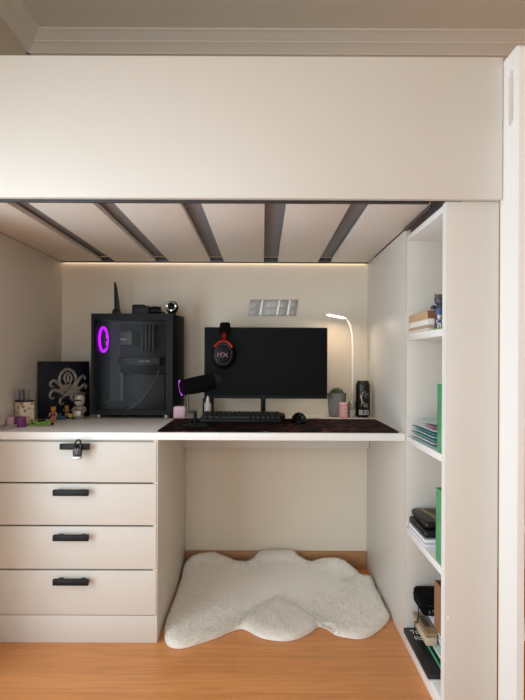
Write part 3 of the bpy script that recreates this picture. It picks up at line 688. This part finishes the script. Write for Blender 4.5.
MB().lathe([(.0, .0602), (.0218, .0602), (.0218, .067), (.020, .068), (0, .068)], JT).build('lid', mat('pale_pink_lid', '#e2b7b0', .4), pj)
m = MB()
jx = JT.translation.x
for zz, wd in ((.046, .022), (.036, .026), (.028, .018), (.016, .024)):
    m.tube([(jx + .0217*math.sin(a_), 2.297-.0217*math.cos(a_), ZD+zz) for a_ in [(-.5+i/8)*wd/.0217 for i in range(9)]], .0013, 6)
m.build('print', mat('cream_print', '#efdcd2', .5), pj)
gj = thing('glass_jar', (P(352.2, 416, 2.31).x, 2.31, ZD), 'tiny clear glass jar with white wax between tin and can', 'jar')
GT = T(P(352.2, 410, 2.305).x, 2.305, ZD)
MB().lathe([(0, 0), (.0165, 0), (.0175, .002), (.0175, .072), (.016, .072), (.016, .004), (0, .004)], GT).build('glass', thin_glass('clear_glass', '#eef0ee', .04), gj)
MB().lathe([(0, .0045), (.0155, .0045), (.0155, .030), (.014, .032), (0, .032)], GT).build('wax', mat('white_wax', '#e6ded2', .5), gj)
cn = thing('drink_can', (P(362.8, 416, 2.315).x, 2.315, ZD), 'tall black drink can with pale artwork in the right corner', 'can')
cxx = P(362.9, 400, 2.315).x; CT = T(cxx, 2.318, ZD); R_ = .0325
cb = MB().lathe([(0, .004), (.022, .004), (.026, 0), (.0285, .004), (R_, .012), (R_, .148)], CT, n=40).build('body', mat('can_black', '#17130f', .3, .3, var=.3, scale=30), cn)
MB().lathe([(R_, .1482), (.0275, .160), (.0272, .166), (.025, .166), (.0245, .162), (0, .162)], CT, n=40).build('lid', mat('can_rim_dark', '#3c3532', .3, .7), cn)
wrap = lambda u, v, r=R_+.0004: Vector((cxx + r*math.sin(u/R_ + .0), 2.318 - r*math.cos(u/R_ + .0), ZD+v))
m = MB(); m.text('BEUSO', .0185, lambda v: wrap(v.x*.86, .0225+v.y*1.7, R_+.0003+v.z)); m.build('lettering', mat('can_white', '#d9d4cd', .4), cb)
m = MB()
m.tube([wrap(.004+.019*math.cos(a)*.8, .092+.026*math.sin(a)) for a in [math.radians(70+q*17) for q in range(13)]], [.0007+.0022*math.sin(PI*k/12) for k in range(13)], 6)
m.tube([wrap(-.013+.004*math.sin(k*.5), .055+.0055*k) for k in range(10)], [.001+.003*math.sin(PI*k/9) for k in range(10)], 6)
m.tube([wrap(.012+.007*math.cos(a), .100+.010*math.sin(a)) for a in [math.radians(q*30) for q in range(10)]], .0014, 6)
m.tube([wrap(-.004+.02*k/8, .052+.004*math.sin(k*1.6)) for k in range(9)], .0018, 6)
m.tube([wrap(-.004+.022*k/8, .060+.005*math.sin(k*1.3+1)) for k in range(9)], .0014, 6)
m.build('artwork', mat('can_art', '#9d927f', .4, .3, var=.3, scale=200), cb)

# silver plate on the wall
wpn = thing('wall_plate', (P(272.5, 316, YB).x, YB-.005, P(272, 316, YB).z), 'silver ribbed plate fixed to the wall above the monitor', 'wall plate')
a = P(249, 299.5, YB-.01); b = P(297, 316, YB-.01)
wx0, wx1, wz0, wz1 = a.x, b.x, b.z, a.z; sk = .006
def para(x0, x1, z0, z1, y): return [(x0-sk*(1-(z0-wz0)/(wz1-wz0))+0, y, z0), (x1-sk*(1-(z0-wz0)/(wz1-wz0)), y, z0), (x1+sk*((z1-wz0)/(wz1-wz0)), y, z1), (x0+sk*((z1-wz0)/(wz1-wz0)), y, z1)]
FOIL = mat('dull_foil', '#a5a19b', .5, .4, var=.25, scale=45, bump=.3, bscale=60)
m = MB(); m.prism(para(wx0, wx1, wz0, wz1, YB-.0005), (0, -.005, 0), bev=.0008); m.build('plate', FOIL, wpn)
ww = (wx1-wx0)
for i, (f0, f1) in enumerate(((.03, .21), (.35, .575), (.645, .78), (.865, .97))):
    x0 = wx0+ww*f0; x1 = wx0+ww*f1
    for j in range(2):
        z0 = wz0+(wz1-wz0)*(.08+.46*j)
        m = MB(); m.prism(para(x0, x1, z0, z0+(wz1-wz0)*.38, YB-.0055), (0, -.0018, 0), bev=.0006)
        m.build('panel', mat('foil_light', '#bdb9b3', .55, .3, var=.2, scale=80, bump=.4, bscale=120) if i == 1 else mat('foil_dark', '#a9a59f', .5, .4, var=.2, scale=60, bump=.4, bscale=90), wpn)
for f_ in (.26, .61, .83):
    x0 = wx0+ww*(f_-.022)
    m = MB(); m.prism(para(x0, x0+ww*.045, wz0+.003, wz1-.003, YB-.0055), (0, -.006, 0), bev=.001); m.build('rib', mat('polished_rib', '#f4f3f0', .4, .2), wpn)

# ------------------------------------------------------------------ things in the bookcase
def book(x0, x1, y0, y1, z0, z1, cover, label, group, pages='#ded6c8', name='book', rz=0):
    cx, cy = (x0+x1)/2, (y0+y1)/2
    r = thing(name, (cx, cy, z0), label, 'book', group, rz)
    M = WM[r.name]; w_, d_ = (x1-x0)/2, (y1-y0)/2; h_ = z1-z0; t = min(.002, h_*.2)
    m = MB(); m.box(-w_, w_, -d_, d_, 0, t, M=M); m.box(-w_, w_, -d_, d_, h_-t, h_, M=M); m.box(w_-t, w_, -d_, d_, t, h_-t, M=M); m.build('cover', mat('cover_'+cover[1:], cover, .5), r)
    m = MB(); m.box(-w_+.002, w_-t, -d_+.003, d_-.003, t, h_-t, M=M); m.build('pages', mat('pages_'+pages[1:], pages, .8, var=.08, scale=150), r)
    return r
ZS1, ZS2, ZS3, ZS4 = 1.1022, .7432, .4212, .0502
GB = 'books stacked on the top shelf'
book(.5125, .62, 1.572, 1.775, ZS1, ZS1+.010, '#ded8d0', 'white book at the bottom of the top shelf stack', GB)
book(.5125, .62, 1.575, 1.775, ZS1+.0103, ZS1+.0195, '#b89a80', 'thin tan book, second from the bottom of the top shelf stack', GB, pages='#c9ab90')
book(.515, .615, 1.574, 1.772, ZS1+.0198, ZS1+.0395, '#e6e2da', 'thick white book under the brown box on the top shelf', GB, pages='#efe9df')
wbx = thing('wooden_box', (.565, 1.67, ZS1+.04), 'tan box with brown end face topping the top shelf stack', 'box')
B(.5135, .61, 1.5735, 1.770, ZS1+.040, ZS1+.064, bev=.001).build('body', mat('tan_wood', '#c9a583', .55, var=.1, scale=30), wbx)
B(.5137, .61, 1.571, 1.5733, ZS1+.0402, ZS1+.0638).build('end_face', mat('brown_end', '#8a5a3c', .55, var=.12, scale=30), wbx, label='brown end face')  # near end of the box coloured darker brown than its body
p = P(438.3, 327, 1.50)
fg = figurine(.524, 1.497, ZS1+.0045, .040, ('#d8d4d2', '#3c4f86', '#e1dedc'), 'white and blue toy figure on the green base on top shelf', 0, group=None)
MB().prism([(x_, y_, ZS1) for x_, y_ in ((.513, 1.475), (.545, 1.475), (.545, 1.515), (.513, 1.515))], (0, 0, .004), bev=.001).build('base', mat('green_base', '#7fae55', .5), fg)
f2 = figurine(.541, 1.543, ZS1, .112, ('#4f4a55', '#49547c', '#6b5f52'), 'tall dark toy figure with grey hat at the front of top shelf', 1, group=None)

# shelf 2: plastic packets and a green box
PK = [('#8fb5b2', 'pale teal'), ('#e4dfdf', 'white'), ('#4f9c98', 'turquoise'), ('#c9d6dc', 'pale blue'), ('#3d8f93', 'deep teal'), ('#efe9ea', 'bright white'), ('#c0798c', 'pink'), ('#a9c6c6', 'greyish green')]
zc = ZS2
lab = ['pale teal packet at the bottom of the second shelf pile', 'white packet just above the bottom of the second shelf pile', 'turquoise packet low in the second shelf pile', 'pale blue packet halfway up the second shelf pile',
       'deep teal packet halfway up the second shelf pile', 'bright white packet in the upper second shelf pile', 'small pink packet near the top of the second shelf pile', 'greyish green clear packet topping the second shelf pile']
for i, (c_, nm) in enumerate(PK):
    r = thing('plastic_packet', (.575, 1.63, zc), lab[i], 'packet', 'packets piled on the second shelf')
    m = MB(); t = bmesh.new(); nx, ny = 10, 14; wx, wy = (.122, .225) if i != 6 else (.10, .07)
    if i == 7: wx, wy = .108, .17
    th = .0065; rzz = random.uniform(-.05, .05); ph = random.uniform(0, 6); gv = {}
    ox = .5785 if i != 6 else .572; oy = 1.645 - .003*i + (-.045 if i == 6 else 0)
    for s in (0, 1):
        for ii in range(nx+1):
            for jj in range(ny+1):
                u, v = ii/nx-.5, jj/ny-.5
                ed = min(1, 6*min(.5-abs(u), .5-abs(v)))
                z = (th*.5 + (s-.5)*th*(.35+.65*ed)) + .0012*math.sin(5*u+ph)*math.sin(6*v+ph*2)*ed
                gv[s, ii, jj] = t.verts.new((ox + math.cos(rzz)*u*wx - math.sin(rzz)*v*wy*.4, oy + math.sin(rzz)*u*wx + v*wy, zc+.0015+z))
    for s in (0, 1):
        for ii in range(nx):
            for jj in range(ny): t.faces.new((gv[s, ii, jj], gv[s, ii+1, jj], gv[s, ii+1, jj+1], gv[s, ii, jj+1]))
    for ii in range(nx):
        for jj in (0, ny): t.faces.new((gv[0, ii, jj], gv[0, ii+1, jj], gv[1, ii+1, jj], gv[1, ii, jj]))
    for jj in range(ny):
        for ii in (0, nx): t.faces.new((gv[0, ii, jj], gv[0, ii, jj+1], gv[1, ii, jj+1], gv[1, ii, jj]))
    bmesh.ops.recalc_face_normals(t, faces=t.faces); m._merge(t); m.build('sleeve', mat('packet_'+c_[1:], c_, .22, var=.3, scale=35, bump=.4, bscale=50), r)
    m = MB(); m.box(ox-.02, ox+.02, oy-.018, oy+.018, zc+th+.0008, zc+th+.0018); m.build('sticker', mat('sticker_%d' % (i % 3), ('#e9e4e0', '#b9d8dd', '#d9a9b4')[i % 3], .5), r)
    zc += .0098
GREEN = mat('green_translucent', '#58a874', .3, var=.55, scale=38, alpha=.8)
def file_box(x0, x1, y0, y1, z0, z1, label):
    r = thing('file_box', ((x0+x1)/2, (y0+y1)/2, z0), label, 'file box', 'green file boxes')
    m = MB(); m.box(x0, x1, y0, y1, z0, z0+.003); m.box(x0, x0+.0025, y0, y1, z0+.003, z1); m.box(x1-.0025, x1, y0, y1, z0+.003, z1); m.box(x0+.0025, x1-.0025, y1-.0025, y1, z0+.003, z1); m.box(x0+.0025, x1-.0025, y0, y0+.0025, z0+.003, z1)
    m.build('body', GREEN, r)
    m = MB(); m.box(x0-.001, x1+.001, y0-.0, y1+.001, z1-.008, z1-.002); m.build('rim', mat('green_rim', '#4fa56a', .35, var=.1), r)
    m = MB(); m.box(x0+.005, x1-.005, y0+.006, y1-.006, z0+.0035, z1-.02); m.build('papers', mat('mixed_papers', '#7fa87c', .7, var=.5, scale=40), r)
file_box(.515, .60, 1.4365, 1.486, ZS2, .942, 'green translucent file box at the front of the second shelf')
file_box(.515, .60, 1.4365, 1.494, ZS3, .636, 'green translucent file box at the front of the third shelf')

# shelf 3
for i, (c_, z0, z1, lb) in enumerate((('#d4d4dc', 0, .012, 'white pad with bluish edge lying lowest on the third shelf'), ('#e8e8ec', .0125, .024, 'white pad directly under the black pouches'))):
    book(.5125+.002*i, .63, 1.585+.008*i, 1.772, ZS3+z0, ZS3+z1, c_, lb, 'white pads on the third shelf', pages='#eceaf0', name='paper_pad')
def pouch(x0, x1, y0, y1, z0, z1, label, strip=False):
    r = thing('zip_pouch', ((x0+x1)/2, (y0+y1)/2, z0), label, 'pouch', 'black pouches on the third shelf')
    B(x0, x1, y0, y1, z0, z1, bev=min(.011, (z1-z0)*.45), seg=4).build('body', mat('black_leatherette', '#121112', .4, var=.2, bump=.3, bscale=250), r)
    m = MB(); zz = (z0+z1)/2; o_ = .0006
    m.tube([(x0-o_, y1-.02, zz), (x0-o_, y0+.012, zz)], .0016, 6); m.tube([(x0+.012, y0-o_, zz), (x1-.012, y0-o_, zz)], .0016, 6); m.build('zip', mat('zip_dark', '#2c2a2a', .4, .5), r)
    if strip:
        m = MB(); m.prism([(x0+.018, y1-.01, z1-.0004), (x0+.034, y1-.008, z1-.0004), (x0+.072, y0+.012, z1-.0004), (x0+.045, y0+.012, z1-.0004)], (0, 0, .0016)); m.build('gold_band', mat('old_gold', '#8a744c', .4, .5, var=.2), r)
pouch(.5145, .628, 1.600, 1.772, ZS3+.0245, ZS3+.048, 'black zip pouch lying on the white pads')
pouch(.523, .628, 1.612, 1.774, ZS3+.0485, ZS3+.073, 'black pouch with gold band topping the third shelf stack', True)

# bottom shelf
gb = thing('game_box', (.55, 1.65, ZS4), 'flat black box with white symbols lying on the bottom shelf', 'box')
B(.5015, .600, 1.515, 1.780, ZS4+.004, ZS4+.019, bev=.001).build('lid', mat('box_black', '#1b1c1e', .5, var=.1), gb)
B(.500, .598, 1.513, 1.778, ZS4, ZS4+.0038).build('tray', mat('box_white_edge', '#cfccca', .6), gb)
m = MB(); zt_ = ZS4+.0194
def gl(u, v): return Vector((.511+u*.040, 1.685+v*.075, zt_))
strokes(m, [[(.15, .98), (.45, .98)], [(.45, .98), (.35, .72)], [(.60, .95), (.85, .95), (.85, .75), (.60, .75), (.60, .95)], [(.30, .52), (.30, .22), (.42, .34)], [(.48, .5), (.55, .22)], [(.65, .42), (.92, .42)], [(.66, .26), (.9, .26), (.9, .34)]], gl, .0011)
m.build('symbols', mat('white_print', '#e8e8e8', .5), gb)
nbs = [('#2f8f68', 'green notebook lying on the flat black box'), ('#151617', 'thin black notebook between green and mint notebooks'), ('#bfe0cf', 'mint notebook under the white paper stack')]
for i, (c_, lb) in enumerate(nbs):
    book(.546+.003*i, .640, 1.50+.006*i, 1.772, ZS4+.0195+.0098*i, ZS4+.029+.0098*i, c_, lb, 'notebooks on the bottom shelf', pages=('#8fcfb0', '#1c1c1c', '#dfe9e2')[i], name='notebook')
zz = ZS4+.0493
gx = thing('beige_box', (.543, 1.68, zz), 'slim golden beige box on the notebooks of the bottom shelf', 'box')
B(.527, .561, 1.612, 1.752, zz, zz+.026, bev=.001).build('body', mat('beige_card', '#c7b59c', .55, var=.12, scale=40), gx)
B(.526, .562, 1.611, 1.753, zz+.0262, zz+.040, bev=.001).build('lid', mat('gold_card', '#a58d6a', .4, .3, var=.2, scale=40), gx)
m = MB(); m.box(.535, .553, 1.65, 1.72, zz+.0402, zz+.043, bev=.0008); m.build('label_plate', mat('dark_card', '#54483a', .5), gx)
ps = thing('paper_stack', (.60, 1.61, zz), 'stack of white papers rising behind the beige box', 'paper stack')
m = MB(); n_sh = 16
for i in range(n_sh):
    dx, dy = random.uniform(-.004, .004), random.uniform(-.006, .006)
    m.box(.570+dx, .640+dx, 1.452+dy+.0, 1.768+dy, zz+i*.0042, zz+i*.0042+.0040)
m.build('sheets', mat('white_paper', '#dcdce2', .8, var=.08, scale=30), ps)
zp = zz+n_sh*.0042
bg = thing('black_bag', (.58, 1.70, zp), 'black padded bag on the papers at the back of bottom shelf', 'bag')
B(.530, .640, 1.655, 1.772, zp+.001, zp+.058, bev=.014, seg=4).build('body', SOFTBLACK, bg)
m = MB(); m.tube([(.5285, 1.76, zp+.034), (.5285, 1.67, zp+.030)], .002, 6); m.tube([(.545, 1.6535, zp+.040), (.63, 1.6535, zp+.040)], .002, 6); m.build('zip', mat('zip_dark', '#2c2a2a'), bg)
m = MB()
for k in range(4): m.box(.548+.012*k, .554+.012*k, 1.6525, 1.655, zp+.014+.004*(k % 2), zp+.024+.004*(k % 2))
m.build('markings', mat('grey_marking', '#55565a', .5), bg)
m = MB(); m.tube([(.5285, 1.70, zp+.018), (.5255, 1.69, zp-.01), (.5235, 1.70, zp-.04), (.5215, 1.715, ZS4+.075), (.5225, 1.72, ZS4+.024)], .0018, 8); m.build('cord', BLACK, label='thin black cord looping down to the flat black box', cat='cord')
bk_ = thing('book', (.6, 1.5, zp), 'thick white book carrying the brown wooden box', 'book')
B(.545, .64, 1.446, 1.56, zp, zp+.003).build('cover', mat('cover_white', '#e2e0de', .5), bk_)
m = MB(); m.box(.548, .638, 1.448, 1.558, zp+.0032, zp+.053); m.build('pages', mat('pages_white', '#dcdad8', .8, var=.06, scale=100), bk_)
wb2 = thing('wooden_box', (.58, 1.49, zp+.054), 'brown wooden box at the front of the bottom shelf', 'box')
BW = mat('walnut_box', '#8a6346', .6, var=.15, scale=25)
z0 = zp+.0535
m = MB(); m.box(.514, .64, 1.442, 1.502, z0, z0+.004); m.box(.514, .519, 1.442, 1.502, z0+.004, .358); m.box(.635, .64, 1.442, 1.502, z0+.004, .358); m.box(.519, .635, 1.442, 1.447, z0+.004, .358); m.box(.519, .635, 1.497, 1.502, z0+.004, .358); m.build('body', BW, wb2)
B(.5195, .6345, 1.4475, 1.4965, z0+.005, .340).build('contents', mat('dark_contents', '#4b3524', .8, var=.3, scale=50), wb2)

# ------------------------------------------------------------------ rug
zoom_pts = [(28, 205), (30, 180), (42, 140), (55, 100), (66, 68), (84, 51), (104, 45), (125, 44), (150, 53), (176, 62), (198, 57), (212, 43), (230, 34), (252, 32), (276, 39), (294, 54), (312, 61), (332, 56), (354, 54), (378, 60), (398, 76), (412, 90), (430, 94), (446, 108), (458, 136), (467, 160), (458, 180), (434, 200), (410, 208), (384, 206), (360, 200), (345, 190), (328, 185), (312, 196), (290, 207), (266, 212), (240, 211), (214, 205), (196, 196), (180, 189), (160, 193), (130, 206), (100, 216), (70, 225), (48, 226), (34, 220)]
ZR = .010
def zsurf(Y): return ZR + (.086*((Y-2.20)/.24)**2 if Y > 2.20 else 0)
def rug_pt(px, py):
    lo, hi = 1.2, 2.438
    v = P(px, py, 1.0)
    for _ in range(40):
        mid = (lo+hi)/2; z = CZ + (v.z-CZ)*mid
        if z > zsurf(mid): lo = mid
        else: hi = mid
    return Vector((v.x*lo, lo))
ctrl = [rug_pt(150+x/1.944, 530+y/1.944) for x, y in zoom_pts]
out = []
n = len(ctrl)
for i in range(n):
    p0, p1, p2, p3 = ctrl[i-1], ctrl[i], ctrl[(i+1) % n], ctrl[(i+2) % n]
    for k in range(6):
        t = k/6; out.append(.5*((2*p1)+(p2-p0)*t+(2*p0-5*p1+4*p2-p3)*t*t+(3*p1-p0-3*p2+p3)*t**3))
for q in out:
    q.y = min(q.y, 2.436)
    if q.y > 1.78: q.x = max(-.364, min(.503, q.x))
cen = Vector((sum(q.x for q in out)/len(out), sum(q.y for q in out)/len(out)))
from mathutils import noise
t = bmesh.new(); prof_r = [(1.0, 0.0), (1.0, .006), (.995, .012), (.985, .018), (.965, .022), (.93, .024)] + [(.93-.93*k/26, .0245) for k in range(1, 26)]
rings = []; N_ = len(out)
def dist(xy):
    b_ = 9
    for k in range(N_):
        a_, c_ = out[k], out[(k+1) % N_]; e_ = c_-a_; l2 = e_.length_squared
        tt = 0 if l2 == 0 else max(0, min(1, (xy-a_).dot(e_)/l2)); b_ = min(b_, (xy-(a_+e_*tt)).length)
    return b_
def rug_h(xy):
    d_ = min(dist(xy)/.035, 1); return .004+.0215*math.sqrt(max(0, 1-(1-d_)**2))
rug_fr = [1.0, 1.0, .994, .985, .972, .955, .93, .90, .86, .82] + [.82-.82*k/24 for k in range(1, 24)]
for ri, f_ in enumerate(rug_fr):
    ring = []
    for q in out:
        xy = cen + (q-cen)*f_
        hz = 0 if ri == 0 else rug_h(xy)*(1+.14*noise.noise(Vector((xy.x*24, xy.y*24, 0)))+.06*noise.noise(Vector((xy.x*110, xy.y*110, 3))))
        ring.append(t.verts.new((xy.x, xy.y-(hz*.5 if xy.y > 2.36 else 0), zsurf(xy.y)-ZR+.002+hz)))
    rings.append(ring)
top = t.verts.new((cen.x, cen.y, zsurf(cen.y)-ZR+.0265))
for i in range(len(rings)-1):
    for k in range(N_): t.faces.new((rings[i][k], rings[i][(k+1) % N_], rings[i+1][(k+1) % N_], rings[i+1][k]))
for k in range(N_): t.faces.new((rings[-1][k], rings[-1][(k+1) % N_], top))
t.faces.new(list(reversed(rings[0])))
bmesh.ops.recalc_face_normals(t, faces=t.faces)
rug = thing('rug', (cen.x, cen.y, 0), 'white fluffy cloud-shaped rug on the floor under the desk', 'rug')
m = MB(); m._merge(t); m.build('mat_body', mat('white_pile', '#ece6dd', .95, var=.05, scale=60, bump=.6, bscale=260, sheen=.3), rug, angle=80)
t = bmesh.new()
for i in range(42000):
    k = random.random()*N_; i0 = int(k) % N_; fr = k-int(k); q = out[i0].lerp(out[(i0+1) % N_], fr); f_ = math.sqrt(random.random())*.998
    xy = cen+(q-cen)*f_
    hb_ = (rug_h(xy) if f_ > .80 else .0255)*(1+.14*noise.noise(Vector((xy.x*24, xy.y*24, 0))))
    base = Vector((xy.x, xy.y-(hb_*.5 if xy.y > 2.36 else 0), zsurf(xy.y)-ZR+hb_))
    tp = base+Vector((random.uniform(-.008, .008), random.uniform(-.008, .008)-.002, random.uniform(.004, .011)))
    tp.x = max(-.367, min(.507, tp.x)) if tp.y > 1.77 else tp.x; tp.y = min(tp.y, 2.445)
    sd = Vector((random.uniform(-1, 1), random.uniform(-1, 1), 0)).normalized()*.0013
    t.faces.new([t.verts.new(c_) for c_ in (base-sd, base+sd, tp)])
m = MB(); m._merge(t); m.build('pile', mat('white_tufts', '#f0eae2', .95, var=.04, scale=40), rug, kind='stuff')

# LED strip under the rear rail of the bed
ls = thing('led_strip', (-.23, YB-.006, 1.484), 'thin warm light strip under the rear rail of the bed', 'light strip')
B(-.97, .50, YB-.0115, YB-.0005, 1.484, 1.487).build('tape', mat('led_tape', '#f2e2cc', .4, emit='#ffe6c8', estr=3.2), ls)
